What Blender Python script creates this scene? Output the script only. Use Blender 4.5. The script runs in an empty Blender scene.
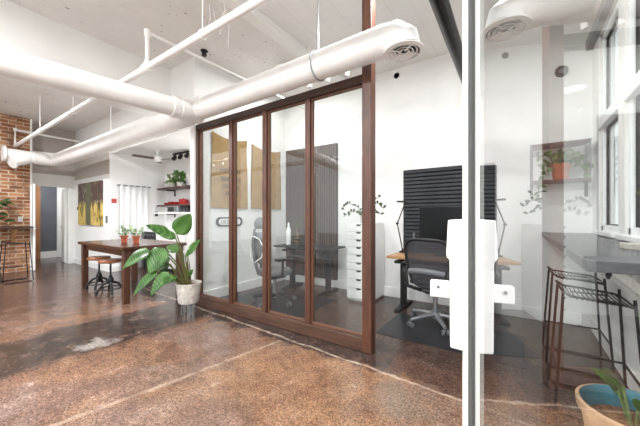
import bpy, math, random
from mathutils import Vector, Matrix
R = math.radians
random.seed(7)
SC = bpy.context.scene
COL = SC.collection

# ------------------------------------------------------------------ helpers
def lin(c):
    return tuple((x / 12.92 if x <= .04045 else ((x + .055) / 1.055) ** 2.4) for x in (v / 255 for v in c)) + (1,)

class MB:
    """collects simple shapes, links them as one mesh object"""
    def __init__(s):
        s.v, s.f = [], []
    def add(s, vs, fs):
        n = len(s.v)
        s.v += [tuple(p) for p in vs]
        s.f += [tuple(i + n for i in f) for f in fs]
        return s
    def box(s, x0, x1, y0, y1, z0, z1, M=None):
        vs = [Vector(p) for p in ((x0,y0,z0),(x1,y0,z0),(x1,y1,z0),(x0,y1,z0),(x0,y0,z1),(x1,y0,z1),(x1,y1,z1),(x0,y1,z1))]
        if M: vs = [M @ p for p in vs]
        return s.add(vs, [(3,2,1,0),(4,5,6,7),(0,1,5,4),(1,2,6,5),(2,3,7,6),(3,0,4,7)])
    def bar(s, p, q, w, h, up=(0,0,1)):
        p, q = Vector(p), Vector(q)
        t = (q - p).normalized(); u = Vector(up)
        if abs(t.dot(u)) > .98: u = Vector((0,1,0))
        a = t.cross(u).normalized(); b = a.cross(t)
        vs = []
        for c in (p, q):
            for sa, sb in ((-1,-1),(1,-1),(1,1),(-1,1)):
                vs.append(c + a*sa*w/2 + b*sb*h/2)
        return s.add(vs, [(0,1,2,3),(7,6,5,4),(0,4,5,1),(1,5,6,2),(2,6,7,3),(3,7,4,0)])
    def tube(s, pts, r, n=8, closed=False, cap=True):
        pts = [Vector(p) for p in pts]; m = len(pts)
        rs = r if isinstance(r, (list, tuple)) else [r]*m
        vs, fs = [], []
        prev = None
        for i, p in enumerate(pts):
            if closed: t = pts[(i+1) % m] - pts[i-1]
            else: t = pts[min(i+1, m-1)] - pts[max(i-1, 0)]
            t.normalize()
            if prev is None:
                a = t.cross(Vector((0,0,1)))
                if a.length < .05: a = t.cross(Vector((0,1,0)))
            else:
                a = prev - t*prev.dot(t)
            a.normalize(); prev = a; b = t.cross(a)
            for k in range(n):
                g = 2*math.pi*k/n
                vs.append(p + (a*math.cos(g) + b*math.sin(g))*rs[i])
        for i in range(m if closed else m-1):
            j = (i+1) % m
            for k in range(n):
                l = (k+1) % n
                fs.append((i*n+k, i*n+l, j*n+l, j*n+k))
        if cap and not closed:
            fs.append(tuple(range(n-1, -1, -1))); fs.append(tuple((m-1)*n+k for k in range(n)))
        return s.add(vs, fs)
    def lathe(s, prof, n=24, c=(0,0,0), M=None, cap=True):
        vs, fs = [], []
        for r, z in prof:
            for k in range(n):
                g = 2*math.pi*k/n
                p = Vector((r*math.cos(g), r*math.sin(g), z))
                if M: p = M @ p
                vs.append(p + Vector(c))
        for i in range(len(prof)-1):
            for k in range(n):
                l = (k+1) % n
                fs.append((i*n+k, i*n+l, (i+1)*n+l, (i+1)*n+k))
        if cap and prof[0][0] > 1e-6: fs.append(tuple(range(n-1, -1, -1)))
        if cap and prof[-1][0] > 1e-6: fs.append(tuple((len(prof)-1)*n+k for k in range(n)))
        return s.add(vs, fs)
    def prism(s, poly, a, b, axis='z'):
        n = len(poly); vs = []
        for h in (a, b):
            for x, y in poly:
                vs.append({'z': (x,y,h), 'y': (x,h,y), 'x': (h,x,y)}[axis])
        return s.add(vs, [tuple(range(n-1,-1,-1)), tuple(range(n, 2*n))] + [(i,(i+1)%n,(i+1)%n+n,i+n) for i in range(n)])
    def leaf(s, base, tip, width, normal=(0,-1,0), sag=.1, fold=.15, n=8, shape=.75):
        base, tip = Vector(base), Vector(tip); nn = Vector(normal).normalized()
        d = tip - base; L = d.length
        side = d.cross(nn).normalized(); nn = side.cross(d).normalized()
        vs, fs = [], []
        for i in range(n+1):
            t = i/n
            c = base + d*t + Vector((0,0,1))*L*sag*4*t*(1-t)
            w = width/2*(math.sin(math.pi*min(1, t**shape*.97+.03)))**.8 if 0 < i < n else .002
            for k in (-1,-.5,0,.5,1):
                vs.append(c + side*w*k + nn*(-fold*w*(1-abs(k)) + .06*w*math.sin(9*t+k*2)))
        for i in range(n):
            for k in range(4):
                fs.append((i*5+k, i*5+k+1, (i+1)*5+k+1, (i+1)*5+k))
        return s.add(vs, fs)
    def build(s, name, mat, parent=None, bevel=0, smooth=None, thick=0, fix=True):
        me = bpy.data.meshes.new(name)
        me.from_pydata(s.v, [], s.f); me.update()
        o = bpy.data.objects.new(name, me); COL.objects.link(o)
        if fix:
            import bmesh
            bm = bmesh.new(); bm.from_mesh(me)
            bmesh.ops.recalc_face_normals(bm, faces=bm.faces); bm.to_mesh(me); bm.free()
        for m in (mat if isinstance(mat, list) else [mat]): me.materials.append(m)
        if smooth:
            me.polygons.foreach_set('use_smooth', [True]*len(me.polygons))
            me.set_sharp_from_angle(angle=R(smooth))
        if parent: o.parent = parent
        if thick:
            md = o.modifiers.new('Solidify', 'SOLIDIFY'); md.thickness = thick; md.offset = 0
        if bevel:
            md = o.modifiers.new('Bevel', 'BEVEL'); md.width = bevel; md.segments = 2; md.limit_method = 'ANGLE'
        return o

def tag(o, label, cat, group=None, kind=None):
    o['label'] = label; o['category'] = cat
    if group: o['group'] = group
    if kind: o['kind'] = kind
    return o
def thing(name, label, cat, loc=(0,0,0), rz=0, group=None):
    o = bpy.data.objects.new(name, None); COL.objects.link(o)
    o.location = loc; o.rotation_euler = (0,0,R(rz)); o.empty_display_size = .1
    return tag(o, label, cat, group)
def struct(name, mb, mat, **k):
    o = mb.build(name, mat, **k); o['kind'] = 'structure'; return o
def copy_tree(o, parent=None):
    c = o.copy(); COL.objects.link(c)
    if parent: c.parent = parent
    for ch in list(o.children): copy_tree(ch, c)
    return c
def dup(o, label, loc, rz):
    c = copy_tree(o); c['label'] = label; c.location = loc; c.rotation_euler = (0,0,R(rz)); return c
def B(*a): return MB().box(*a)
def arc(c, r, a0, a1, n, plane='xz'):
    out = []
    for i in range(n+1):
        g = R(a0 + (a1-a0)*i/n); x, y = r*math.cos(g), r*math.sin(g)
        out.append({'xz': (c[0]+x, c[1], c[2]+y), 'xy': (c[0]+x, c[1]+y, c[2]), 'yz': (c[0], c[1]+x, c[2]+y)}[plane])
    return out

# ------------------------------------------------------------------ materials
class NT:
    def __init__(s, name):
        s.m = bpy.data.materials.new(name); s.m.use_nodes = True
        s.t = s.m.node_tree; s.t.nodes.clear()
        s.out = s.n('ShaderNodeOutputMaterial')
    def n(s, ty, **k):
        o = s.t.nodes.new(ty)
        for a, b in k.items():
            if a == 'ins':
                for x, y in b.items():
                    if isinstance(y, bpy.types.NodeSocket): s.t.links.new(y, o.inputs[x])
                    else: o.inputs[x].default_value = y
            else: setattr(o, a, b)
        return o
    def l(s, a, b): s.t.links.new(a, b)
    def pos(s): return s.n('ShaderNodeNewGeometry').outputs['Position']
    def obj(s): return s.n('ShaderNodeTexCoord').outputs['Object']
    def mapping(s, vec, scale=(1,1,1), rot=(0,0,0), loc=(0,0,0)):
        return s.n('ShaderNodeMapping', ins={'Vector': vec, 'Scale': scale, 'Rotation': rot, 'Location': loc}).outputs[0]
    def noise(s, vec, scale, detail=6, rough=.6, dist=0):
        return s.n('ShaderNodeTexNoise', ins={'Vector': vec, 'Scale': scale, 'Detail': detail, 'Roughness': rough, 'Distortion': dist}).outputs['Fac']
    def ramp(s, fac, stops):
        o = s.n('ShaderNodeValToRGB', ins={'Fac': fac}); e = o.color_ramp.elements
        while len(e) < len(stops): e.new(.5)
        for i, (p, c) in enumerate(stops):
            e[i].position = p; e[i].color = lin(c) if not isinstance(c, (int, float)) else (c,c,c,1)
        return o.outputs['Color']
    def mix(s, fac, a, b, mode='MIX'):
        o = s.n('ShaderNodeMix', data_type='RGBA', blend_type=mode)
        for i, v in ((0, fac), (6, a), (7, b)):
            if isinstance(v, bpy.types.NodeSocket): s.l(v, o.inputs[i])
            else: o.inputs[i].default_value = lin(v) if isinstance(v, tuple) and len(v) == 3 else v
        return o.outputs[2]
    def math(s, op, a, b=0.0, c=0.0):
        o = s.n('ShaderNodeMath', operation=op)
        for i, v in enumerate((a, b, c)):
            if isinstance(v, bpy.types.NodeSocket): s.l(v, o.inputs[i])
            else: o.inputs[i].default_value = v
        return o.outputs[0]
    def sep(s, v): return s.n('ShaderNodeSeparateXYZ', ins={'Vector': v}).outputs
    def bump(s, h, strength=.3, dist=.01):
        return s.n('ShaderNodeBump', ins={'Height': h, 'Strength': strength, 'Distance': dist}).outputs[0]
    def principled(s, color, rough=.5, metal=0, normal=None, spec=.5):
        p = s.n('ShaderNodeBsdfPrincipled')
        for k, v in (('Base Color', color), ('Roughness', rough), ('Metallic', metal), ('Specular IOR Level', spec)):
            if isinstance(v, bpy.types.NodeSocket): s.l(v, p.inputs[k])
            else: p.inputs[k].default_value = lin(v) if isinstance(v, tuple) and len(v) == 3 else v
        if normal: s.l(normal, p.inputs['Normal'])
        s.l(p.outputs[0], s.out.inputs[0]); return p

def plain(name, c, rough=.5, metal=0, var=.06, scale=8, spec=.5):
    t = NT(name); nz = t.noise(t.obj(), scale, 4)
    d = tuple(max(0, int(x*(1-var))) for x in c); e = tuple(min(255, int(x*(1+var))) for x in c)
    t.principled(t.ramp(nz, [(.3, d), (.7, e)]), rough, metal, spec=spec); return t.m
def emit(name, c, st):
    t = NT(name); e = t.n('ShaderNodeEmission', ins={'Color': lin(c), 'Strength': st}); t.l(e.outputs[0], t.out.inputs[0]); return t.m
def wood(name, dark, light, axis=0, rough=.4, scale=3):
    t = NT(name); sc = [14,14,14]; sc[axis] = 1.1
    v = t.mapping(t.obj(), tuple(sc)); nz = t.noise(v, scale, 8, .65, .6)
    nz2 = t.noise(t.obj(), 2.2, 3)
    c = t.ramp(nz, [(.28, dark), (.72, light)])
    c = t.mix(.25, c, t.ramp(nz2, [(.3, dark), (.7, light)]))
    t.principled(c, rough, normal=t.bump(nz, .15, .004)); return t.m
def glass(name, tint=(250,252,251), faces=2, ior=1.5):
    t = NT(name)
    fr = t.n('ShaderNodeFresnel', ins={'IOR': ior}).outputs[0]
    # all faces of the (double) pane reflect: nR / (1 + (n-1)R)
    fr = t.math('DIVIDE', t.math('MULTIPLY', fr, float(faces)), t.math('ADD', t.math('MULTIPLY', fr, float(faces-1)), 1.0))
    bf = t.n('ShaderNodeNewGeometry').outputs['Backfacing']
    fr = t.math('MULTIPLY', fr, t.math('SUBTRACT', 1.0, bf))
    tr = t.n('ShaderNodeBsdfTransparent', ins={'Color': lin(tint)}); gl = t.n('ShaderNodeBsdfGlossy', ins={'Roughness': 0.0})
    mx = t.n('ShaderNodeMixShader', ins={0: fr, 1: tr.outputs[0], 2: gl.outputs[0]}); t.l(mx.outputs[0], t.out.inputs[0]); return t.m

def wall_mat(name, c, rough=.6):
    t = NT(name); p = t.pos(); nz = t.noise(p, 1.3, 6, .6); fine = t.noise(p, 45, 4)
    d = tuple(int(x*.965) for x in c)
    t.principled(t.ramp(nz, [(.3, d), (.7, c)]), rough, normal=t.bump(fine, .06, .003), spec=.3); return t.m

M_WALL = wall_mat('white_wall_paint', (240,239,237))
M_TRIM = wall_mat('white_trim_paint', (243,242,239), .4)
M_TAUPE = wall_mat('taupe_paint', (190,183,175))
M_FRAME = plain('window_frame_paint', (240,241,241), .4, var=.02)

def ceiling_mat():
    t = NT('painted_plank_ceiling'); p = t.pos(); s = t.sep(p)
    fr = t.math('FRACT', t.math('MULTIPLY', s[0], 4.2))
    line = t.math('LESS_THAN', fr, .03)
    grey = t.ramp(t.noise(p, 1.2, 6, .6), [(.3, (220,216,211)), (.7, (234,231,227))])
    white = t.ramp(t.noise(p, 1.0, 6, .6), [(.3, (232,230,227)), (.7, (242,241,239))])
    c = t.mix(t.math('GREATER_THAN', s[0], -2.45), grey, white)  # whiter on the window side of the beam: daylight put into the colour
    # flaking paint near the sprinkler pipe and along the concrete beam
    fl = t.math('MULTIPLY', t.math('GREATER_THAN', t.noise(p, 14, 5, .75), .635), t.math('GREATER_THAN', t.noise(p, 1.7, 2), .53))
    fl = t.math('MULTIPLY', fl, t.math('LESS_THAN', s[0], -2.45))
    c = t.mix(fl, c, (120,108,98))
    c = t.mix(t.math('MULTIPLY', line, .3), c, (200,196,190))
    t.principled(c, .7, normal=t.bump(t.math('SUBTRACT', t.noise(p, 30, 4), line), .1, .004), spec=.2); return t.m
M_CEIL = ceiling_mat()

def floor_mat():
    t = NT('stained_concrete'); p = t.pos(); s = t.sep(p)
    big = t.noise(p, .9, 6, .6, .5); mid = t.math('ADD', t.math('MULTIPLY', t.noise(p, 4.5, 8, .7, .4), .6), t.math('MULTIPLY', t.noise(p, 15, 8, .75, .6), .4)); fine = t.noise(p, 60, 6, .75)
    rust = t.ramp(mid, [(.28, (82,60,48)), (.45, (134,98,74)), (.57, (166,122,88)), (.72, (196,160,128))])
    mauve = t.ramp(mid, [(.28, (92,74,66)), (.5, (142,116,104)), (.72, (186,162,150))])
    ochre = t.ramp(mid, [(.28, (112,74,44)), (.45, (160,112,68)), (.57, (186,138,86)), (.72, (206,170,124))])
    red = t.ramp(mid, [(.28, (84,58,48)), (.5, (136,96,78)), (.72, (178,138,118))])
    patch = t.noise(t.mapping(p, loc=(3,8,0)), 1.6, 6, .65, .6)
    rust = t.mix(t.ramp(patch, [(.40, 0.0), (.60, .8)]), rust, red)
    side = t.n('ShaderNodeMapRange', ins={0: t.math('SUBTRACT', s[0], t.math('MULTIPLY', s[1], .19)), 1: -2.45, 2: -2.35, 3: .15, 4: .8}).outputs[0]
    rust = t.mix(t.math('MULTIPLY', side, t.ramp(patch, [(.35, 1.0), (.7, .3)])), rust, ochre)
    c = t.mix(t.ramp(big, [(.48, 0.0), (.62, .9)]), rust, mauve)
    dark = t.ramp(mid, [(.3, (42,38,38)), (.55, (72,62,58)), (.75, (112,100,94))])
    brown = t.ramp(mid, [(.3, (76,52,42)), (.55, (108,80,66)), (.75, (136,108,92))])
    wob = t.math('MULTIPLY', t.math('SUBTRACT', t.noise(p, 2.2, 7, .65), .5), .9)
    def band(v, lo, hi, soft=.1):
        a = t.math('ADD', v, wob)
        m1 = t.n('ShaderNodeMapRange', ins={0: a, 1: lo-soft, 2: lo+soft}).outputs[0]
        m2 = t.n('ShaderNodeMapRange', ins={0: a, 1: hi-soft, 2: hi+soft}).outputs[0]
        return t.math('SUBTRACT', m1, m2)
    # beyond the crack and far to the left the slab is browner
    c = t.mix(band(s[1], 2.2, 9.0, .05), c, brown)
    c = t.mix(band(s[0], -20, -5.2, .6), c, brown)
    # trace of a removed wall, a worn strip along the glass partition
    c = t.mix(t.math('MULTIPLY', t.math('MULTIPLY', band(s[0], -4.25, -3.25), t.math('LESS_THAN', s[1], 2.3)), t.ramp(t.noise(p, 5.5, 7, .7, .4), [(.36, .6), (.54, .98)])), c, dark)
    c = t.mix(t.math('MULTIPLY', t.math('MULTIPLY', band(s[1], 2.22, 2.75, .05), t.math('LESS_THAN', s[0], -.9)), t.ramp(t.noise(p, 5, 7, .7, .4), [(.4, .3), (.58, .95)])), c, dark)
    c = t.mix(t.math('MULTIPLY', band(s[1], 2.55, 9, .1), .55), c, dark)
    # grey patch of filler
    gp = t.n('ShaderNodeVectorMath', operation='DISTANCE', ins={0: p, 1: (-.66,1.88,0)}).outputs['Value']
    c = t.mix(t.n('ShaderNodeMapRange', ins={0: t.math('ADD', gp, wob), 1: .10, 2: .28, 3: .75, 4: 0.0}).outputs[0], c, (150,130,112))
    gp = t.n('ShaderNodeVectorMath', operation='DISTANCE', ins={0: p, 1: (-3.42,1.12,0)}).outputs['Value']
    c = t.mix(t.n('ShaderNodeMapRange', ins={0: t.math('ADD', gp, wob), 1: .05, 2: .14, 3: .8, 4: 0.0}).outputs[0], c, (190,186,182))
    # speckles: pale chips and dark pits
    chips = t.math('GREATER_THAN', t.noise(p, 48, 5, .7), .645)
    c = t.mix(t.math('MULTIPLY', chips, .6), c, (205,186,166))
    pits = t.math('LESS_THAN', t.noise(t.mapping(p, loc=(5,3,1)), 75, 4, .65), .36)
    c = t.mix(t.math('MULTIPLY', pits, .6), c, (52,40,36))
    c = t.mix(.68, c, t.ramp(fine, [(.38, (50,44,42)), (.62, (222,214,208))]), 'OVERLAY')
    c = t.mix(.55, c, t.ramp(t.noise(p, 140, 3, .8), [(.4, (44,40,38)), (.6, (220,214,210))]), 'OVERLAY')
    # filled saw cuts
    w2 = t.math('MULTIPLY', t.math('SUBTRACT', t.noise(p, 3.5, 5), .5), .10)
    def crack(v, at, w): return t.n('ShaderNodeMapRange', ins={0: t.math('ABSOLUTE', t.math('SUBTRACT', t.math('ADD', v, w2), at)), 1: w*.5, 2: w, 3: 1.0, 4: 0.0}).outputs[0]
    k1 = t.math('MULTIPLY', crack(t.math('ADD', s[1], t.math('MULTIPLY', s[0], .055)), 2.16, .018), t.math('GREATER_THAN', s[0], -5.6))
    k2 = t.math('MULTIPLY', crack(t.math('SUBTRACT', s[0], t.math('MULTIPLY', s[1], .19)), -2.40, .026), t.math('LESS_THAN', s[1], 2.2))
    k = t.math('MAXIMUM', k1, t.math('MULTIPLY', k2, .5))
    k = t.math('MULTIPLY', k, t.ramp(t.noise(p, 9, 4, .7), [(.35, .15), (.6, 1.0)]))
    c = t.mix(t.math('MULTIPLY', k, .75), c, (206,182,158))
    c = t.n('ShaderNodeHueSaturation', ins={'Saturation': .86, 'Value': 1.0, 'Color': c}).outputs[0]
    rough = t.n('ShaderNodeMapRange', ins={0: mid, 1: .3, 2: .7, 3: .10, 4: .32}).outputs[0]
    t.principled(c, rough, normal=t.bump(t.math('ADD', mid, t.math('MULTIPLY', fine, .3)), .12, .006), spec=.5); return t.m
M_FLOOR = floor_mat()

def brick_mat():
    t = NT('old_brick'); p = t.pos(); s = t.sep(p)
    v = t.n('ShaderNodeCombineXYZ', ins={'X': s[1], 'Y': s[2], 'Z': 0.0}).outputs[0]
    b = t.n('ShaderNodeTexBrick', ins={'Vector': v, 'Color1': lin((146,94,66)), 'Color2': lin((194,150,112)), 'Mortar': lin((206,194,178)),
            'Scale': 1.0, 'Mortar Size': .011, 'Mortar Smooth': .2, 'Bias': -.1, 'Brick Width': .24, 'Row Height': .082})
    nz = t.noise(p, 3.2, 5); n2 = t.noise(p, 30, 5)
    c = t.mix(t.ramp(nz, [(.45, 0.0), (.65, .7)]), b.outputs['Color'], (104,78,64))
    c = t.mix(.3, c, t.ramp(n2, [(.3, (90,70,60)), (.7, (220,190,160))]), 'OVERLAY')
    t.principled(c, .85, normal=t.bump(t.math('ADD', t.math('MULTIPLY', b.outputs['Fac'], -1.0), t.math('MULTIPLY', n2, .4)), .6, .012), spec=.2); return t.m
M_BRICK = brick_mat()

def burlap_mat():
    t = NT('burlap'); p = t.obj(); nz = t.noise(p, 6, 5); w = t.noise(t.mapping(p, (60,60,400)), 1, 3); w2 = t.noise(t.mapping(p, (60,400,60)), 1, 3)
    c = t.ramp(nz, [(.3, (146,112,66)), (.7, (182,148,96))])
    c = t.mix(.35, c, t.ramp(t.math('MULTIPLY', w, w2), [(.15, (116,86,48)), (.35, (198,168,118))]))
    t.principled(c, .95, normal=t.bump(w, .3, .003), spec=.1); return t.m
M_BURLAP = burlap_mat()
def concrete_mat():
    t = NT('dark_concrete_top'); p = t.pos(); nz = t.noise(p, 5, 8, .65); f = t.noise(p, 70, 4)
    c = t.ramp(nz, [(.3, (70,70,74)), (.55, (96,96,100)), (.75, (126,126,130))])
    c = t.mix(.3, c, t.ramp(f, [(.3, (60,60,64)), (.7, (200,200,204))]), 'OVERLAY')
    t.principled(c, .32, normal=t.bump(nz, .08, .004)); return t.m
M_CONC = concrete_mat()
def leaf_mat(name, a, b, stripe=0):
    t = NT(name); nz = t.noise(t.obj(), 9, 4); c = t.ramp(nz, [(.3, a), (.7, b)])
    if stripe: c = t.mix(t.math('GREATER_THAN', t.noise(t.obj(), stripe, 3), .54), c, (226,232,212))
    p = t.principled(c, .35); return t.m
M_LEAF = leaf_mat('glossy_green_leaf', (34,68,26), (84,126,52))
M_LEAF2 = leaf_mat('deep_green_leaf', (26,48,24), (62,92,46))
M_LEAF3 = leaf_mat('pale_green_leaf', (88,112,66), (150,170,116))
M_VARI = leaf_mat('variegated_leaf', (70,120,60), (128,166,96), 30)
M_STEM = plain('plant_stem', (92,92,48), .6)
M_SOIL = plain('potting_soil', (110,78,54), .95, var=.4, scale=60)
M_TERRA = plain('terracotta', (166,88,58), .75, var=.1, scale=14)
M_DWOOD = wood('dark_stained_wood_z', (34,20,15), (116,72,52), 2)
M_DWOODX = wood('dark_stained_wood_x', (40,26,22), (80,52,40), 0)
M_DWOODX2 = wood('worn_sill_wood', (52,34,26), (108,76,60), 0)
M_TBL = wood('table_wood', (52,30,24), (92,58,44), 0, .22)
M_TBLZ = wood('table_leg_wood', (56,33,24), (100,64,46), 2, .4)
M_DESK = wood('desk_top_wood', (150,106,66), (196,150,102), 0, .4)
M_STOOLW = wood('stool_seat_wood', (120,66,38), (168,104,64), 0, .4)
M_DOORW = wood('corridor_wood', (128,84,52), (178,128,86), 2, .5)
M_SHELFW = wood('shelf_wood', (60,36,32), (98,62,52), 0, .4)
M_BLACK = plain('black_metal', (32,31,32), .45, .3, var=.1)
M_IRON = plain('black_iron_pipe', (40,36,34), .3, .6, var=.3, scale=6)
M_BLKP = plain('black_plastic', (28,28,30), .5, var=.1)
M_SCREEN = plain('dark_screen', (10,10,12), .3, var=.05, spec=.25)
M_SLATH = plain('charcoal_felt_slats', (58,59,63), .8, var=.12, scale=30)
M_SLATH2 = plain('charcoal_backing', (36,36,39), .85)
M_SLATV = wood('walnut_slats', (74,60,54), (104,88,78), 2, .5)
M_BACKV = plain('felt_backing', (44,40,40), .9)
M_MAT = plain('black_chair_mat', (38,38,42), .35, var=.15)
M_WPLAS = plain('white_plastic', (238,238,236), .35, var=.02)
M_WMETAL = plain('white_painted_metal', (240,239,236), .38, var=.03, scale=3)
M_DUCT = plain('white_painted_duct', (238,236,233), .45, var=.025, scale=4)
M_STEEL = plain('brushed_steel', (176,178,180), .3, .9, var=.06)
M_ALU = plain('chair_aluminium', (168,170,174), .35, .7, var=.05)
M_GREYP = plain('grey_plastic', (104,106,110), .5, var=.08)
def mesh_mat(name, c, alpha):
    t = NT(name); w = t.n('ShaderNodeTexWave', ins={'Vector': t.obj(), 'Scale': 60.0}).outputs['Fac']
    pr = t.n('ShaderNodeBsdfPrincipled', ins={'Base Color': lin(c), 'Roughness': .7}); tr = t.n('ShaderNodeBsdfTransparent')
    f = t.math('ADD', t.math('MULTIPLY', w, .15), alpha)
    mx = t.n('ShaderNodeMixShader', ins={0: f, 1: tr.outputs[0], 2: pr.outputs[0]}); t.l(mx.outputs[0], t.out.inputs[0]); return t.m
M_MESHD = mesh_mat('dark_woven_mesh', (62,62,66), .78)
M_MESHG = mesh_mat('grey_woven_mesh', (118,120,122), .97)
M_GLASS = glass('clear_pane')
M_DOORGL = glass('door_pane', faces=2.4)
M_RED = plain('red_enamel', (160,30,34), .4)
M_REDSIGN = plain('red_sign_face', (190,70,66), .5)
M_CURT = plain('white_curtain_cloth', (236,236,236), .9, var=.02)
M_INK = plain('faded_black_ink', (72,60,46), .9)
M_POTW = plain('white_textured_ceramic', (206,200,190), .7, var=.12, scale=25)
M_TEAL = plain('teal_glaze', (74,140,158), .35, var=.15)
M_CREAM = plain('cream_terracotta', (208,172,138), .7, var=.15, scale=10)
M_GREYWALL = plain('blue_grey_panel', (92,95,104), .5, var=.08, scale=1.5)
M_BULB = emit('lamp_bulb', (255,246,228), 14)
M_BROWNP = plain('brown_sprinkler_cap', (110,84,66), .6)
M_ORANGE = plain('dry_orange_flower', (178,92,48), .8)

def art_mat():
    t = NT('abstract_painting'); p = t.obj(); s = t.sep(p)
    v = t.mapping(p, (7,1,1.6)); nz = t.noise(v, 1.3, 4, .6, .8); n2 = t.noise(p, 5, 5, .7, 1.5)
    c = t.ramp(nz, [(.3, (58,52,40)), (.42, (104,92,44)), (.5, (206,178,84)), (.58, (222,196,120)), (.68, (150,104,58)), (.8, (70,48,44))])
    up = t.n('ShaderNodeMapRange', ins={0: t.math('ADD', s[2], t.math('MULTIPLY', n2, .35)), 1: .65, 2: .78}).outputs[0]
    c = t.mix(up, c, t.ramp(n2, [(.35, (52,34,40)), (.5, (92,66,62)), (.58, (78,84,58)), (.7, (214,196,176))]))
    gr = t.math('MULTIPLY', t.math('GREATER_THAN', s[0], -.22), t.math('LESS_THAN', s[0], .12))
    c = t.mix(gr, c, t.ramp(n2, [(.3, (72,74,52)), (.7, (112,110,80))]))
    t.principled(c, .5); return t.m
M_ART = art_mat()

# ------------------------------------------------------------------ setting
BW, LW, PY, CH = 4.4, -3.85, 2.45, 3.56        # back wall, office side wall, partition, ceiling
struct('floor', B(-13, 1.3, -1.6, 4.6, -.12, 0), M_FLOOR)
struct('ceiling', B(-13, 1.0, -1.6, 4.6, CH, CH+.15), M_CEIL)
struct('wall_back', B(-3.95, .69, BW, BW+.15, 0, CH), M_WALL)
struct('wall_office', B(LW-.1, LW, 2.43, BW, 0, CH), M_WALL)
struct('wall_bulkhead', B(-4.5, LW-.1, 2.43, 4.4, 2.78, CH), M_WALL)
struct('wall_kitchen', B(-7.66, LW-.1, 4.0, 4.4, 0, 2.7), M_WALL)
struct('ceiling_kitchen', B(-7.66, -3.95, 2.75, 4.0, 2.7, 2.78), M_WALL)
struct('wall_fascia', B(-9.95, -4.5, 2.76, 2.9, 2.78, CH), M_WALL)
struct('wall_picture', B(-9.95, -7.66, 2.75, 2.95, 0, 2.24), M_WALL)
struct('wall_picture_upper', B(-9.95, -7.70, 2.75, 2.95, 2.24, 2.78), M_TAUPE)
struct('wall_curtain', MB().box(-7.86, -7.66, 2.95, 4.0, 0, 2.78).box(-7.70, -7.66, 2.75, 2.95, 2.24, 2.78), M_WALL)
struct('wall_left', B(-9.7, -9.5, -1.6, 1.79, 0, CH), M_BRICK)
m = MB(); m.box(-9.95, -9.5, 1.79, 1.83, 0, CH)
struct('wall_return', m, M_WALL)
m = MB(); m.box(-10.1, -9.95, 1.79, 1.97, 0, 2.35); m.box(-10.1, -9.95, 2.61, 2.95, 0, 2.35); m.box(-10.1, -9.95, 1.97, 2.61, 2.04, 2.35)
struct('wall_doorway', m, M_WALL)
struct('wall_doorway_upper', B(-10.1, -9.95, 1.79, 2.95, 2.35, CH), M_TAUPE)
struct('wall_corridor', B(-12.1, -11.9, .4, 4.4, 0, 2.6), M_GREYWALL)
m = MB(); m.box(-11.9, -10.1, 1.5, 1.6, 0, 2.6); m.box(-11.9, -10.1, 3.6, 3.7, 0, 2.6)
struct('wall_corridor_side', m, M_WALL)
struct('wall_corridor_end', B(-11.9, -11.84, 2.84, 3.6, 0, 2.5), M_WALL)
struct('ceiling_corridor', B(-12.1, -10.1, 1.4, 3.7, 2.5, 2.6), M_WALL)
struct('trim_corridor_post', B(-11.9, -11.8, 2.28, 2.45, 0, 2.5), M_DOORW)
struct('baseboard_corridor', B(-11.9, -11.86, 2.45, 2.84, 0, .2), M_TRIM)
# girder, small concrete beam and ceiling seams
struct('ceiling_girder', B(-5.1, -4.5, -1.6, 2.76, 2.93, CH), M_WALL)
m = MB(); m.box(-2.50, -2.38, -1.6, BW, CH-.10, CH); m.box(-2.60, -2.50, -1.6, BW, CH-.04, CH)
struct('ceiling_beam', m, M_TRIM, bevel=.012)
# baseboards
struct('baseboard_back', B(LW, .69, BW-.02, BW, 0, .15), M_TRIM, bevel=.005)
struct('baseboard_office', B(LW, LW+.02, 2.55, BW-.02, 0, .15), M_TRIM, bevel=.005)
struct('baseboard_picture', B(-9.95, -7.66, 2.73, 2.75, 0, .14), M_TRIM)
struct('baseboard_curtain', B(-7.66, -7.64, 2.75, 3.44, 0, .12), M_TRIM)
# window wall on the right with three openings
WX = .69
m = MB()
m.box(WX, WX+.12, -1.6, BW+.15, 0, 1.1); m.box(WX, WX+.12, -1.6, BW+.15, 3.12, CH)
for a, b in ((4.1, 4.55), (3.22, 3.4), (2.0, 2.15), (-1.6, -1.0)): m.box(WX, WX+.12, a, b, 1.1, 3.12)
struct('wall_right', m, M_WALL)
struct('baseboard_right', B(WX-.02, WX, -1.0, BW-.02, 0, .13), M_TRIM)
for i, (a, b) in enumerate(((3.4, 4.1), (2.15, 3.22), (-1.0, 2.0))):
    fr = MB()
    fr.box(WX+.02, WX+.1, a, a+.06, 1.1, 3.12); fr.box(WX+.02, WX+.1, b-.06, b, 1.1, 3.12)
    fr.box(WX+.02, WX+.1, a, b, 1.1, 1.17); fr.box(WX+.02, WX+.1, a, b, 3.05, 3.12); fr.box(WX-.01, WX+.1, a, b, 2.15, 2.25)
    w = struct('window_%d' % (i+1), fr, M_FRAME, bevel=.006)
    g = MB()
    for z0, z1 in ((1.21, 2.11), (2.29, 3.01)):
        for y0, y1 in ((a+.06, a+.072), (b-.072, b-.06)): g.box(WX+.045, WX+.075, y0, y1, z0-.04, z1+.04)
        g.box(WX+.045, WX+.075, a+.072, b-.072, z0-.04, z0-.028); g.box(WX+.045, WX+.075, a+.072, b-.072, z1+.028, z1+.04)
    g.build('sash_gasket', M_BLKP, w)
    MB().box(WX+.055, WX+.063, a+.072, b-.072, 1.182, 2.138).box(WX+.055, WX+.063, a+.072, b-.072, 2.262, 3.038).build('window_pane', M_GLASS, w)
    struct('window_%d_sill' % (i+1), B(WX-.05, WX+.03, a-.03, b+.03, 1.075, 1.115), M_TRIM, bevel=.006)
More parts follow.
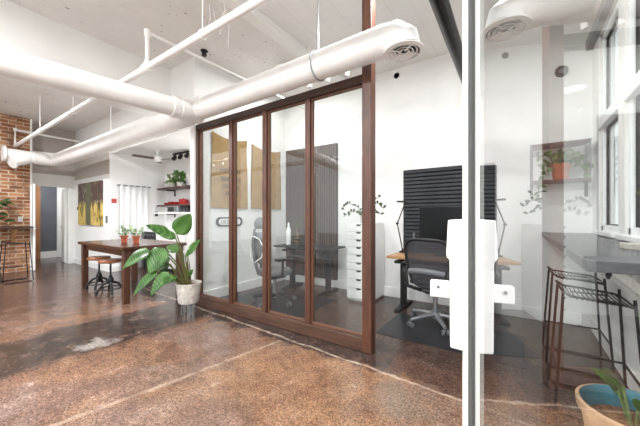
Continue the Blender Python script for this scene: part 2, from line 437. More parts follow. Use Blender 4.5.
struct('trim_window_head', B(WX-.06, WX, -1.6, BW, 3.12, 3.22), plain('dark_grey_head', (150,150,150), .5))
# front of the shop: open storefront framing behind the camera
m = MB()
for x in (-9.4, -7.8, -6.2, -4.6, -3.0, -1.4, .55): m.box(x-.04, x+.04, -1.6, -1.5, 0, CH)
m.box(-9.5, .69, -1.6, -1.5, 2.75, 2.85); m.box(-9.5, .69, -1.6, -1.5, 0, .12)
struct('trim_storefront', m, M_FRAME)
# ground outside the windows
struct('ground_outside', MB().box(-14, 14, -16, -1.62, -.3, -.14).box(1.32, 14, -1.62, 12, -.3, -.14), plain('sidewalk_concrete', (176,174,170), .9))

# left doorway casing, door leaf open against the brick end and inner white leaf
m = MB(); m.box(-9.95, -9.93, 1.90, 1.97, 0, 2.11); m.box(-9.95, -9.93, 2.61, 2.68, 0, 2.11); m.box(-9.95, -9.93, 1.97, 2.61, 2.04, 2.11)
struct('trim_doorway', m, M_TRIM)
def leaf_door(name, p, ang, w, label):
    t = bpy.data.objects.new(name, None); COL.objects.link(t); t.location = p; t.rotation_euler = (0,0,R(ang)); t['kind'] = 'structure'; t['label'] = label
    B(0, w, -.02, .02, .01, 2.02).build('door_panel', M_TRIM, t, bevel=.004)
    h = MB(); h.lathe([(.028,-.028),(.028,.028)], 12, (w-.07, 0, .98), Matrix.Rotation(R(90),4,'X')); h.tube([(w-.07,-.05,.98),(w-.07,.05,.98)], .01); h.tube([(w-.07,-.05,.98),(w-.17,-.05,.98)], .01); h.tube([(w-.07,.05,.98),(w-.17,.05,.98)], .01)
    h.build('door_handle', M_STEEL, t, smooth=40)
leaf_door('door_1', (-9.92, 1.935, 0), -10.5, .68, 'white door leaf standing open edge-on beside the brick wall')
leaf_door('door_2', (-10.12, 2.60, 0), 172, .60, 'white inner door leaf open into the corridor')

# ------------------------------------------------------------------ glass partition
pt = thing('glass_partition', 'dark wood framed glass partition of four tall panes enclosing the office', 'partition', (0,PY,0))
X0, X1 = -3.87, -1.19
B(X0, X1, 0, .10, 2.50, 2.58).build('header', M_DWOODX, pt, bevel=.004)
B(X0, X1, -.01, .11, 0, .125).build('sill', M_DWOODX2, pt, bevel=.006)
mx = [-3.84, -3.09, -2.475, -1.84, -1.205]
for i, x in enumerate(mx[:4]):
    B(x-.032, x+.032, .005, .095, .125, 2.50).build('mullion', M_DWOOD, pt, bevel=.004)
B(-1.195, -1.10, -.015, .085, 0, CH).build('corner_post', M_DWOOD, pt, bevel=.006)
for i in range(4):
    a, b = mx[i]+.032, (mx[i+1]-.032 if i < 3 else -1.19)
    gp = B(a, b, .047, .055, .125, 2.50).build('glass_pane', M_GLASS, pt)
    s = MB(); e = .016
    s.box(a, a+e, .035, .068, .125, 2.50); s.box(b-e, b, .035, .068, .125, 2.50); s.box(a+e, b-e, .035, .068, .125, .125+e); s.box(a+e, b-e, .035, .068, 2.50-e, 2.50)
    s.build('glazing_bead', plain('bead_wood', (112,78,62), .5) if i == 0 else bpy.data.materials['bead_wood'], gp)

# ------------------------------------------------------------------ open glass door in the foreground
hx, hy = .1191, -.2937
gd = thing('glass_door', 'open glass door with white metal stile and white lock case, right foreground', 'door', (hx,hy,0), 101.3)
# local +x runs from hinge to lock stile, +y faces the room on the left
L = 1.05
B(.05, L-.024, -.004, .004, .1, 2.75).build('door_pane', M_DOORGL, gd)
m = MB(); m.box(L-.05, L, .0105, .019, 0, 2.85); m.box(L-.05, L, -.019, -.0105, 0, 2.85); m.box(L-.012, L-.001, -.0105, .0105, 0, 2.85)
ls = m.build('lock_stile', M_WMETAL, gd, bevel=.0015)
MB().box(L-.044, L-.030, .0041, .0104, 0, 2.85).box(L-.044, L-.030, -.0104, -.0041, 0, 2.85).build('glazing_gasket', plain('grey_gasket', (112,112,112), .6), ls)
B(0, .05, -.022, .022, 0, 2.85).build('hinge_stile', M_WMETAL, gd, bevel=.002)
B(.05, L-.05, -.022, .022, 2.75, 2.85).build('top_rail', M_WMETAL, gd)
B(.05, L-.05, -.022, .022, 0, .1).build('bottom_rail', M_WMETAL, gd)
m = MB(); m.prism([(.0191,.962),(.045,.965),(.046,1.155),(.053,1.163),(.049,1.243),(.0191,1.245)], L-.047, L+.001, 'x')
lc = m.build('lock_case', M_WPLAS, gd, bevel=.003)
m = MB(); m.box(L-.022, L+.004, .046, .087, 1.066, 1.102); pb = m.build('push_bar', M_WPLAS, gd, bevel=.003)
MB().lathe([(.0035,-.001),(.0035,.001)], 10, (L-.0225,.070,1.090), Matrix.Rotation(R(90),4,'Y')).build('bar_screw', M_GREYP, pb)
struct('trim_door_jamb', B(.10, .20, -.42, -.33, 0, CH), M_WMETAL)

# ------------------------------------------------------------------ ducts, pipes
DZ, DY = 2.67, 2.24
du = thing('air_duct', 'large white round air duct crossing the ceiling with a ribbed outlet', 'duct', (0,0,0))
m = MB(); m.tube([(-3.45,DY,DZ-.02),(-.88,DY,DZ+.005)], .125, 28); m.build('duct_run', M_DUCT, du, smooth=40)
# mitred elbow turning down
m = MB(); m.tube([(-.88,DY,DZ),(-.80,DY,DZ-.005),(-.745,DY,DZ-.05),(-.735,DY,DZ-.115)], [.125,.126,.126,.125], 28); m.build('elbow', M_DUCT, du, smooth=20)
df = MB(); df.lathe([(.125,0),(.15,-.012),(.152,-.02),(.118,-.026),(.118,-.004)], 32, (-.735,DY,DZ-.115)); dif = df.build('diffuser', M_DUCT, du, smooth=40)
MB().lathe([(.117,.0),(.117,.004)], 32, (-.735,DY,DZ-.125)).build('diffuser_throat', M_BLKP, dif)
g = MB()
for r in (.028, .058, .088): g.lathe([(r,-.004),(r+.016,-.018),(r+.018,-.014),(r+.003,0),(r,-.004)], 32, (-.735,DY,DZ-.122))
for k in range(4):
    c, s_ = math.cos(R(45+90*k)), math.sin(R(45+90*k)); g.bar((-.735+c*.02,DY+s_*.02,DZ-.135), (-.735+c*.118,DY+s_*.118,DZ-.135), .014, .006)
g.build('grille_ring', M_DUCT, dif, smooth=40)
m = MB(); m.tube([(-3.52,-1.5,2.43),(-3.52,1.96,2.615)], .112, 28); m.build('duct_run', M_DUCT, du, smooth=40)
m = MB(); m.tube([(-3.52,1.90,2.612),(-3.52,2.04,2.62)], .128, 28); m.tube([(-3.52,2.0,2.625),(-3.52,2.30,2.64)], .14, 28, cap=True); m.tube([(-3.37,DY,DZ),(-3.27,DY,DZ)], .138, 28)
m.build('tee_joint', M_DUCT, du, smooth=40)
m = MB(); m.tube([(-3.55,DY-.02,2.645),(-4.2,DY-.02,2.63),(-8.95,DY-.06,2.60)], [.15,.165,.155], 28); m.build('duct_run', M_DUCT, du, smooth=40)
m = MB(); m.tube([(-8.85,DY-.06,2.60),(-9.02,DY-.09,2.60),(-9.08,DY-.25,2.60),(-9.08,1.75,2.60)], [.156,.157,.157,.15], 28); m.build('elbow', M_DUCT, du, smooth=20)
m = MB(); m.tube([(-9.08,1.8,2.60),(-9.08,1.30,2.61)], .125, 28); m.tube([(-9.08,1.33,2.61),(-9.08,1.285,2.61)], .17, 28); m.build('wye_branch', M_DUCT, du, smooth=40)
m = MB(); m.tube([(-9.08,1.72,2.58),(-9.0,1.42,2.44)], .115, 24); m.tube([(-9.0,1.43,2.445),(-8.99,1.40,2.43)], .14, 24); m.build('wye_branch', M_DUCT, du, smooth=40)
for x, xs in ((-1.55, 1), (-6.2, 0)):
    zt = DZ+.13
    h = MB(); h.tube([(x,DY,zt),(x,DY,CH)], .006 if xs else .008); h.tube(arc((x,DY,DZ if xs else 2.61), .132 if xs else .165, 0, 360, 28, 'yz')[:-1], .008, 6, closed=True)
    h.build('hanger_strap', M_STEEL if xs else M_DUCT, du, smooth=40)

sp = thing('sprinkler_pipe', 'white sprinkler pipe running across below the ceiling above the duct', 'pipe', (0,0,0))
SY, SZ = 1.53, 2.86
MB().tube([(-9.42,SY,SZ),(-.62,SY,SZ)], .034, 16).build('main_pipe', M_DUCT, sp, smooth=40)
m = MB(); m.tube([(-3.3,SY,SZ),(-3.3,SY,3.24)], .02, 12); m.tube([(-3.35,SY,SZ),(-3.25,SY,SZ)], .048, 16); m.tube([(-3.3,SY,SZ),(-3.3,SY,SZ+.06)], .032, 12); m.tube([(-3.3,SY,3.19),(-3.3,SY,3.265)], .03, 12)
m.build('riser', M_DUCT, sp, smooth=40)
MB().tube([(-3.3,SY-.01,3.24),(-3.3,3.6,3.27),(-3.3,4.38,3.27)], .017, 10).build('branch_pipe', M_DUCT, sp, smooth=40)
for x in (-2.3, -5.6, -7.4):
    h = MB(); h.tube([(x,SY,SZ+.03),(x,SY,CH)], .005, 6); h.tube(arc((x,SY,SZ), .04, 0, 360, 16, 'yz')[:-1], .005, 6, closed=True); h.build('hanger_rod', M_DUCT, sp)
m = MB(); m.tube([(-9.40,SY,2.86),(-9.40,SY,3.22),(-9.40,2.7,3.20)], .024, 10); m.tube([(-9.40,SY,3.20),(-9.40,SY,3.26)],.032,10); m.build('branch_pipe', M_DUCT, sp, smooth=40)
tag(MB().tube([(-9.9,1.86,2.86),(-9.9,2.75,2.86)], .03, 10).build('conduit', M_DUCT, smooth=40), 'thin painted conduit on the taupe wall above the doorway', 'conduit')
ip = MB().tube([(-.49,BW,2.83),(-.49,2.8,2.86),(-.485,.25,2.93)], .062, 20)
tag(ip.build('iron_pipe', M_IRON, smooth=40), 'black iron pipe overhead beside the foreground door stile', 'pipe')
# dangling wires near the sprinkler pipe
m = MB()
for k in range(6):
    x, y = -2.56-.05*k+random.uniform(-.03,.03), 2.0+random.uniform(-.1,.15)
    m.tube([(x,y,CH),(x+random.uniform(-.06,.06),y+.03,CH-.12),(x+random.uniform(-.1,.1),y+random.uniform(-.1,.1),CH-random.uniform(.2,.38))], .006, 5)
tag(m.build('loose_wires', M_DUCT), 'bundle of loose painted wires hanging from the flaking ceiling', 'wire')
tag(MB().lathe([(.035,0),(.035,.02),(.02,.05),(.05,.06),(.05,.07)], 14, (-3.6,2.42,CH-.07)).build('ceiling_sprinkler', M_BLKP), 'small black sprinkler head under the plank ceiling', 'sprinkler')
tag(MB().lathe([(.03,-.05),(.045,-.04),(.045,0)], 14, (-1.56,BW-.0,3.45), Matrix.Rotation(R(90),4,'X')).build('sidewall_sprinkler', M_BROWNP), 'small brown sprinkler cap high on the white back wall', 'sprinkler')
dd = thing('round_speaker', 'round black wall speaker high on the back wall right', 'speaker', (.42,BW,2.95))
rx = Matrix.Rotation(R(90),4,'X')
MB().lathe([(.062,0),(.062,.03),(.048,.035),(.045,.02),(0,.02)], 24, (0,0,0), rx).build('rim', M_BLKP, dd, smooth=40)
MB().lathe([(.028,.018),(.028,.03),(0,.032)], 16, (0,0,0), rx).build('cone', M_GREYP, dd, smooth=40)

# white track lights above the office
def track(name, label, loc, length, heads, mat, ztop, group=None, lamps=True, rz=0, dirv=(0,-.35,-1), hr=.03):
    t = thing(name, label, 'track light', loc, rz, group)
    B(0, length, -.018, .018, -.02, .02).build('rail', mat, t)
    for x in (length*.15, length*.85): MB().tube([(x,0,.02),(x,0,ztop-loc[2])], .006, 6).build('suspension_rod', mat, t)
    d = Vector(dirv).normalized()
    for x in heads:
        s = MB(); s.tube([(x,0,-.02),(x,0,-.06)], .008, 6)
        p = Vector((x,0,-.07)); s.tube([p-d*.04, p+d*.06], [hr*.8, hr], 14)
        o = s.build('spot_head', mat, t, smooth=40)
        if lamps:
            MB().tube([p+d*.0605, p+d*.064], hr*.85, 14).build('bulb', M_BULB, o)
    return t
track('track_light', 'white track light with small spots above the office glass', (-2.5,3.15,3.10), 1.25, (.2,.48,.76,1.04), M_DUCT, CH, lamps=False)
track('track_light', 'black track light with spots on the kitchen ceiling', (-6.45,3.55,2.66), .62, (.06,.31,.56), M_BLACK, 2.7, dirv=(.3,-.6,-.7), hr=.045, lamps=False)
for i, (x, z) in enumerate(((-3.75, 3.1), (-7.9, 2.95))):
    track('track_light', ('white track light near the storefront reflected in the office glass' if i == 0 else 'white track light by the brick wall reflected in the office glass'), (x,-.5,z), .95, (.25,.7), M_DUCT, CH, dirv=(0,.5,-.8))

# ------------------------------------------------------------------ office behind the glass
def stroke_text(mb, x, z0, z1, y0, y1, n):
    """row of small block letters on a wall plane at X=x, from y0 to y1"""
    w = (y1-y0)/n; t = w*.17
    for i in range(n):
        a = y0 + w*i + w*.12; b = a + w*.66
        kind = random.randrange(6)
        mb.box(x, x+.0015, a, a+t, z0, z1)
        if kind in (0,1,4): mb.box(x, x+.0015, b-t, b, z0, z1)
        if kind in (0,2,3,5): mb.box(x, x+.0015, a, b, z1-t, z1)
        if kind in (1,2,5): mb.box(x, x+.0015, a, b, (z0+z1)/2-t/2, (z0+z1)/2+t/2)
        if kind in (0,3,5): mb.box(x, x+.0015, a, b, z0, z0+t)
def sack(label, y0, y1, z0, z1, kind):
    yc = (y0+y1)/2
    t = thing('hanging_sack', label, 'sack', (LW+.012, yc, z0), 0, 'burlap coffee sacks on the office wall')
    m = MB(); ny, nz = 16, 20; w, h = y1-y0, z1-z0
    def sag(s): return .06*(4*(s-.5)**2) - .035
    for side in (0, 1):
        vs = []
        for j in range(nz+1):
            for i in range(ny+1):
                s, q = i/ny, j/nz
                yy = (s-.5)*w + .012*math.sin(q*5+side)*(1 if s > .5 else -1)*(abs(s-.5)*2)
                vs.append((.012*side + .006*math.sin(s*11)*math.sin(q*9)*side, yy, q*h + sag(s)*q))
        m.add(vs, [(j*(ny+1)+i, j*(ny+1)+i+1, (j+1)*(ny+1)+i+1, (j+1)*(ny+1)+i) for j in range(nz) for i in range(ny)])
    m.build('cloth', M_BURLAP, t, smooth=60)
    if kind == 0:
        for k, (z, n, a, b) in enumerate(((.56,9,-.3,.3),(.43,11,-.28,.30),(.31,8,-.24,.24),(.20,6,-.16,.2))): p = MB(); stroke_text(p, .022, z, z+.07, a*w, b*w, n); p.build('printed_line', M_INK, t)
    else:
        for k in range(8):
            z = .2 + k*.085; p = MB() if k == 0 else p; stroke_text(p, .022, z, z+.06, -.03-.02*(k % 2), .06, 1)
    if kind: p.build('printed_line', M_INK, t)
sack('wide burlap sack with rows of faded print, left one on office wall', 2.70, 3.40, 1.39, 2.53, 0)
sack('burlap sack with upright print down its middle, right one on office wall', 3.50, 4.25, 1.40, 2.50, 1)
ov = thing('oval_sign', 'small oval black and white sign below the burlap sacks', 'sign', (LW+.001, 3.045, 1.175))
def stadium(w, h, n=10):
    r = h/2; return [( (w/2-r)+r*math.cos(R(-90+180*k/n)), r*math.sin(R(-90+180*k/n))) for k in range(n+1)] + [(-(w/2-r)+r*math.cos(R(90+180*k/n)), r*math.sin(R(90+180*k/n))) for k in range(n+1)]
MB().prism(stadium(.52,.145), 0, .012, 'x').build('border', M_BLKP, ov)
f = MB().prism(stadium(.43,.098), .012, .015, 'x').build('face', M_WPLAS, ov)
p = MB(); stroke_text(p, .0152, -.03, .03, -.17, .17, 9); p.build('lettering', M_BLKP, ov)

sv = thing('slat_panel', 'tall dark wood panel of vertical slats behind the office desk', 'panel', (0,BW,0))
B(-3.80, -2.62, -.02, -.001, .14, 2.55).build('backing', M_BACKV, sv)
m = MB()
for k in range(24): m.box(-3.795+k*.049, -3.795+k*.049+.034, -.045, -.02, .14, 2.55)
m.build('slats', M_SLATV, sv)
sh = thing('slat_panel', 'square charcoal panel of horizontal slats behind the monitor', 'panel', (0,BW,0))
B(-1.445, -.247, -.02, -.001, .55, 1.96).build('backing', M_SLATH2, sh)
m = MB()
for k in range(25):
    z = .565+k*.0557; m.prism([(-.02,z),(-.045,z+.006),(-.045,z+.040),(-.02,z+.045)], -1.44, -.25, 'x')
m.build('slats', M_SLATH, sh)

def t_desk(label, x0, x1, y0, y1, h, topmat, legmat, thick, legs, group):
    t = thing('standing_desk', label, 'desk', ((x0+x1)/2, (y0+y1)/2, 0), 0, group); w, d = x1-x0, y1-y0
    B(-w/2, w/2, -d/2, d/2, h-thick, h).build('desk_top', topmat, t, bevel=.006)
    B(-w/2+.12, w/2-.1, -.06, .06, h-thick-.04, h-thick).build('frame_rail', legmat, t)
    for lx in legs:
        x = lx-(x0+x1)/2; m = MB()
        m.box(x-.038, x+.038, -.038, .038, .03, h-thick-.04); m.box(x-.04, x+.04, -d/2+.04, d/2-.03, h-thick-.065, h-thick-.03)
        m.prism([(-d/2+.02,.0),(d/2-.02,.0),(d/2-.02,.022),(.04,.045),(-.04,.045),(-d/2+.02,.022)], x-.037, x+.037, 'x')
        m.build('leg', legmat, t, bevel=.004)
    return t
t_desk('light wood standing desk on black legs by the charcoal slat panel', -1.455, -.32, 3.70, 4.32, .735, M_DESK, M_BLACK, .035, (-1.32, -.48), None)
t_desk('black standing desk inside the glass office before the slatted panel', -3.55, -2.42, 3.74, 4.32, .755, M_BLKP, M_BLACK, .03, (-3.35, -2.585), None)
tag(B(-1.27, .05, 2.92, 3.71, 0, .006).build('chair_mat', M_MAT), 'black chair mat under the desk chair with the light wood desk', 'mat')
tag(B(-3.62, -2.25, 2.72, 3.72, 0, .006).build('chair_mat', M_MAT), 'black chair mat under the grey chair inside the glass office', 'mat')

mo = thing('monitor', 'wide black monitor on the light wood desk', 'monitor', (-.80,4.10,.735))
B(-.33, .33, -.02, .012, .20, .655).build('housing', M_BLKP, mo, bevel=.006)
B(-.32, .32, -.022, -.0202, .212, .645).build('screen', M_SCREEN, mo)
MB().box(-.03,.03,.012,.04,.02,.42).box(-.12,.12,-.09,.09,0,.012).build('stand', M_BLKP, mo, bevel=.003)
lp = thing('desk_lamp', 'thin black swing arm lamp on the left end of the light wood desk', 'lamp', (-1.39,4.16,.735))
MB().lathe([(.045,0),(.045,.02),(.012,.03),(.012,.06)], 16).build('base', M_BLACK, lp, smooth=40)
MB().tube([(0,0,.05),(-.075,0,.42)], .0085, 8).tube([(-.075,0,.42),(.055,-.02,.74)], .0085, 8).lathe([(.016,-.02),(.016,.02)], 10, (-.075,0,.42), rx).build('arm', M_BLACK, lp, smooth=40)
MB().tube([(-.07,-.03,.74),(.07,-.02,.735)], .013, 8).tube([(.055,-.02,.74),(.062,-.02,.71)], .012, 8).build('lamp_head', M_BLACK, lp, smooth=40)
fg = thing('wooden_mannequin', 'small grey posable figure on the desk in front of the slat panel', 'figurine', (-1.21,4.12,.735))
MB().lathe([(.035,0),(.035,.012),(.006,.014),(.006,.12)], 14).build('stand', M_GREYP, fg, smooth=40)
MB().lathe([(0,.1),(.018,.12),(.02,.17),(.026,.22),(.008,.235),(.008,.245),(.018,.262),(.015,.285),(0,.3)], 14).tube([(-.026,0,.21),(-.045,0,.16),(-.04,-.02,.12)], .007, 6).tube([(.026,0,.21),(.045,0,.16),(.04,-.02,.12)], .007, 6).build('figure', M_GREYP, fg, smooth=40)

# desk chairs
def castor_base(t, legmat, r=.31, rot=12, hub=.09):
    for k in range(5):
        a = R(rot+72*k); c, s = math.cos(a), math.sin(a)
        m = MB(); m.tube([(0,0,hub+.03),(c*r*.5,s*r*.5,hub+.015),(c*r,s*r,hub-.01)], [.032,.026,.018], 8)
        l = m.build('base_arm', legmat, t, smooth=50)
        w = MB()
        mm = Matrix.Rotation(a, 4, 'Z') @ Matrix.Rotation(R(90), 4, 'X')
        for o in (-.022, .022): w.lathe([(.012,-.009),(.029,-.009),(.029,.009),(.012,.009)], 14, (c*r-s*o, s*r+c*o, .029), mm)
        w.tube([(c*r,s*r,.03),(c*r,s*r,hub)], .009, 6)
        w.build('castor', M_GREYP, l, smooth=40)
    MB().tube([(0,0,hub-.02),(0,0,hub+.08)], .038, 14).tube([(0,0,.1),(0,0,.40)], .026, 14).build('gas_column', M_STEEL, t, smooth=40)
def rounded(w, h, k, n=28):
    out = []
    for i in range(n):
        g = 2*math.pi*i/n; c, s = math.cos(g), math.sin(g)
        out.append((w/2*math.copysign(abs(c)**k, c), h/2*math.copysign(abs(s)**k, s)))
    return out
def mesh_chair():
    t = thing('desk_chair', 'black mesh desk chair on a silver five star base at the light wood desk', 'chair', (-.79,3.53,.006), -8)
    castor_base(t, M_ALU, .32, 20)
    m = MB(); m.box(-.10,.10,-.12,.12,.37,.42); m.bar((0,-.12,.39),(0,-.25,.44),.12,.05); m.build('tilt_mechanism', M_BLKP, t, bevel=.015)
    ring = [(x, y, .465+.03*(y/.24)**2*(1 if y < 0 else -.8)+.02*(x/.25)**2) for x, y in rounded(.50,.46,.62)]
    s = MB().tube(ring, .017, 8, closed=True).build('seat_frame', M_BLKP, t, smooth=50)
    n = len(ring); MB().add(ring+[(0,0,.445)], [(i,(i+1)%n,n) for i in range(n)]).build('seat_mesh', M_MESHD, t, smooth=80)
    def bp(x, z): return (x, -.235 - .16*(z-.45) + .10*(x/.27)**2 - .03*math.sin((z-.45)*5), z)
    prof = []
    for i in range(40):
        g = 2*math.pi*i/40; c, sn = math.cos(g), math.sin(g)
        z = .735 + .265*math.copysign(abs(sn)**.6, sn)
        w = (.20 + .075*(z-.47)/.53)*math.copysign(abs(c)**.55, c)
        prof.append(bp(w, z))
    MB().tube(prof, .018, 8, closed=True).build('back_frame', M_BLKP, t, smooth=50)
    vs, fs = [], []
    for j in range(13):
        z = .485+.5*j/12; sn = max(-1, min(1, (z-.735)/.265)); c = (1-min(1,abs(sn)**(1/.6))**2)**.5
        w = (.20+.075*(z-.47)/.53)*c**.55
        for i in range(9): vs.append(bp(w*(i/4-1)*.98, z))
    for j in range(12):
        for i in range(8): fs.append((j*9+i,j*9+i+1,(j+1)*9+i+1,(j+1)*9+i))
    MB().add(vs, fs).build('back_mesh', M_MESHD, t, smooth=80)
    lum = MB(); pts = [bp(.19*(i/6-1), .63) for i in range(13)]
    lum.tube([(x,y-.02,z+.02*(1-(x/.19)**2)) for x,y,z in pts], .035, 8); lum.build('lumbar_pad', M_GREYP, t, smooth=60)
    for sx in (-1, 1):
        sp_ = MB(); sp_.tube([(sx*.08,-.2,.42),(sx*.2,-.3,.47),(sx*.235,-.27,.62),(sx*.24,-.22,.70)], [.022,.02,.018,.014], 8)
        sp_.build('back_support', M_BLKP, t, smooth=50)
        a = MB(); a.tube([(sx*.235,-.27,.60),(sx*.29,-.2,.62),(sx*.30,-.1,.68)], [.022,.022,.02], 8); a.build('arm_bracket', M_BLKP, t, smooth=50)
        MB().box(sx*.30-.045, sx*.30+.045, -.17, .09, .685, .715).build('arm_pad', M_BLKP, t, bevel=.012)
mesh_chair()
def tall_chair():
    t = thing('desk_chair', 'grey high back mesh chair with headrest inside the glass office', 'chair', (-2.93,3.12,.006), -12)
    castor_base(t, M_BLKP, .31, 4)
    m = MB(); m.box(-.11,.11,-.13,.13,.36,.41); m.build('tilt_mechanism', M_BLKP, t, bevel=.015)
    m = MB(); m.lathe([(.02,.41),(.235,.42),(.25,.455),(.235,.49),(.1,.50),(0,.495)], 28); m.build('seat', M_GREYP, t, smooth=60)
    def sheet(name, z0, z1, w0, w1, y0, y1, curve):
        vs, fs = [], []
        for side in (0, 1):
            for j in range(11):
                q = j/10; z = z0+(z1-z0)*q; w = (w0+(w1-w0)*q)*(1-.45*abs(2*q-1)**6)
                for i in range(9):
                    s = i/4-1; vs.append((s*w/2, y0+(y1-y0)*q+curve*s*s-.03*math.sin(q*3.14)-.012*side, z))
            o = side*99
            for j in range(10):
                for i in range(8): fs.append((o+j*9+i,o+j*9+i+1,o+(j+1)*9+i+1,o+(j+1)*9+i))
        return MB().add(vs, fs).build(name, M_MESHG, t, smooth=80)
    sheet('backrest', .56, 1.03, .42, .40, -.22, -.30, .05)
    sheet('headrest', 1.08, 1.24, .30, .27, -.28, -.25, .05)
    MB().tube([(0,-.13,.40),(0,-.27,.46),(0,-.32,.6),(0,-.36,.85),(0,-.34,1.05),(0,-.29,1.15)], [.03,.028,.024,.022,.016,.014], 8).build('spine', M_GREYP, t, smooth=50)
    for sx in (-1, 1):
        MB().tube([(sx*.02,-.34,.62),(sx*.14,-.31,.70),(sx*.17,-.29,.82),(sx*.10,-.32,.94),(sx*.02,-.36,.98)], .009, 8).build('back_brace', M_WPLAS, t, smooth=50)
        MB().tube([(sx*.12,-.05,.40),(sx*.27,-.06,.42),(sx*.28,-.06,.64)], .018, 8).build('arm_post', M_BLKP, t, smooth=50)
        MB().box(sx*.28-.045, sx*.28+.045, -.17, .10, .64, .67).build('arm_pad', M_BLKP, t, bevel=.012)
tall_chair()

# things on the black desk
vz = thing('bottle_vase', 'brown bottle shaped vase on the black office desk', 'vase', (-3.22,4.02,.755))
MB().lathe([(0,0),(.055,.005),(.06,.10),(.05,.15),(.022,.19),(.018,.27),(.024,.285)], 18).build('body', plain('brown_glaze', (112,84,60), .4), vz, smooth=50)
m = MB()
for k in range(5): m.leaf((0,0,.28), (.06*math.cos(k*1.3),.05*math.sin(k*1.3),.43+.03*(k%2)), .03, (0,-1,.3), .0)
m.build('dry_leaf', M_STEM, vz, thick=.0015)
bt = thing('water_bottle', 'tall white bottle standing on the black office desk', 'bottle', (-3.40,3.98,.755))
MB().lathe([(0,0),(.045,.003),(.047,.24),(.035,.29),(.018,.32)], 18).build('body', M_WPLAS, bt, smooth=50)
MB().lathe([(.02,.32),(.02,.36),(.008,.40),(0,.40)], 14).build('cap', M_WPLAS, bt, smooth=40)
tr = thing('letter_tray', 'black wire letter tray with two tiers on the office desk', 'tray', (-3.02,3.88,.755))
m = MB()
for z in (.01, .11):
    for k in range(9): m.tube([(-.13+k*.0325,-.1,z),(-.13+k*.0325,.1,z)], .003, 5)
    m.tube([(-.14,-.1,z),(.14,-.1,z),(.14,.1,z),(-.14,.1,z)], .005, 6, closed=True); m.tube([(-.14,-.1,z+.05),(.14,-.1,z+.05),(.14,.1,z+.05),(-.14,.1,z+.05)], .005, 6, closed=True)
for x in (-.14,.14):
    for y in (-.1,.1): m.tube([(x,y,0),(x,y,.16)], .005, 6)
m.build('wire_tier', M_BLACK, tr)

# drawer cabinet and trailing plant
cb = thing('drawer_cabinet', 'tall narrow white cabinet with nine drawers behind the wooden post', 'cabinet', (-1.94,4.10,0))
CW, CD, CT = .385, .52, 1.16
MB().box(-CW/2,CW/2,-CD/2+.018,CD/2,.03,CT).box(-CW/2+.02,CW/2-.02,-CD/2+.04,CD/2,0,.03).build('body', M_WPLAS, cb, bevel=.003)
zs = [.04,.20,.335,.465,.58,.695,.81,.92,1.035,1.145]
for k in range(9):
    z0, z1 = zs[k]+.004, zs[k+1]-.004
    poly = [(-CW/2+.006,z0),(CW/2-.006,z0),(CW/2-.006,z1),(.045,z1),(.03,z1-.028),(-.03,z1-.028),(-.045,z1),(-CW/2+.006,z1)]
    d = MB().prism(poly, -CD/2, -CD/2+.016, 'y').build('drawer', M_WPLAS, cb)
    B(-.042, .042, -CD/2+.0162, -CD/2+.0178, z1-.028, z1).build('finger_slot', M_BLKP, d)
zp = thing('trailing_plant', 'leafy trailing plant in white pot on the white drawer cabinet', 'plant', (-1.95,4.06,CT), 34)
MB().lathe([(0,0),(.055,.0),(.07,.11),(.075,.115),(.066,.115),(.062,.09),(0,.09)], 20).build('pot', M_POTW, zp, smooth=40)
random.seed(3)
def trailing(root, stems, lm, lw=.035, ll=.06, r=.004, z0=.09):
    st, lf = MB(), MB()
    for pts in stems:
        P_ = [Vector(p) for p in pts]; st.tube(P_, r, 5)
        for i in range(len(P_)-1):
            for q in (.2, .45, .7, .95):
                b = P_[i].lerp(P_[i+1], q)
                if b.z < z0+.03 and abs(b.x) < .05: continue
                d = Vector((random.uniform(-1,1), random.uniform(-.9,.5), random.uniform(-.4,1))).normalized()
                lf.leaf(b, b+d*ll*random.uniform(.7,1.2), lw, (random.uniform(-.4,.4),-1,random.uniform(0,.8)), .05, .2, 5)
    st.build('stem', M_STEM, root); lf.build('leaves', lm, root, thick=.001)
trailing(zp, [[(-.01,0,.09),(-.10,-.01,.24),(-.24,-.03,.30),(-.36,-.04,.22)], [(0,0,.09),(-.08,-.02,.16),(-.20,-.04,.17),(-.32,-.05,.10)], [(.01,0,.09),(.10,-.02,.28),(.20,-.05,.30),(.28,-.08,.22)], [(0,0,.09),(.06,0,.22),(.16,-.06,.2),(.24,-.1,.13)], [(0,0,.09),(.1,.02,.3),(.22,-.02,.40)]], M_LEAF2)

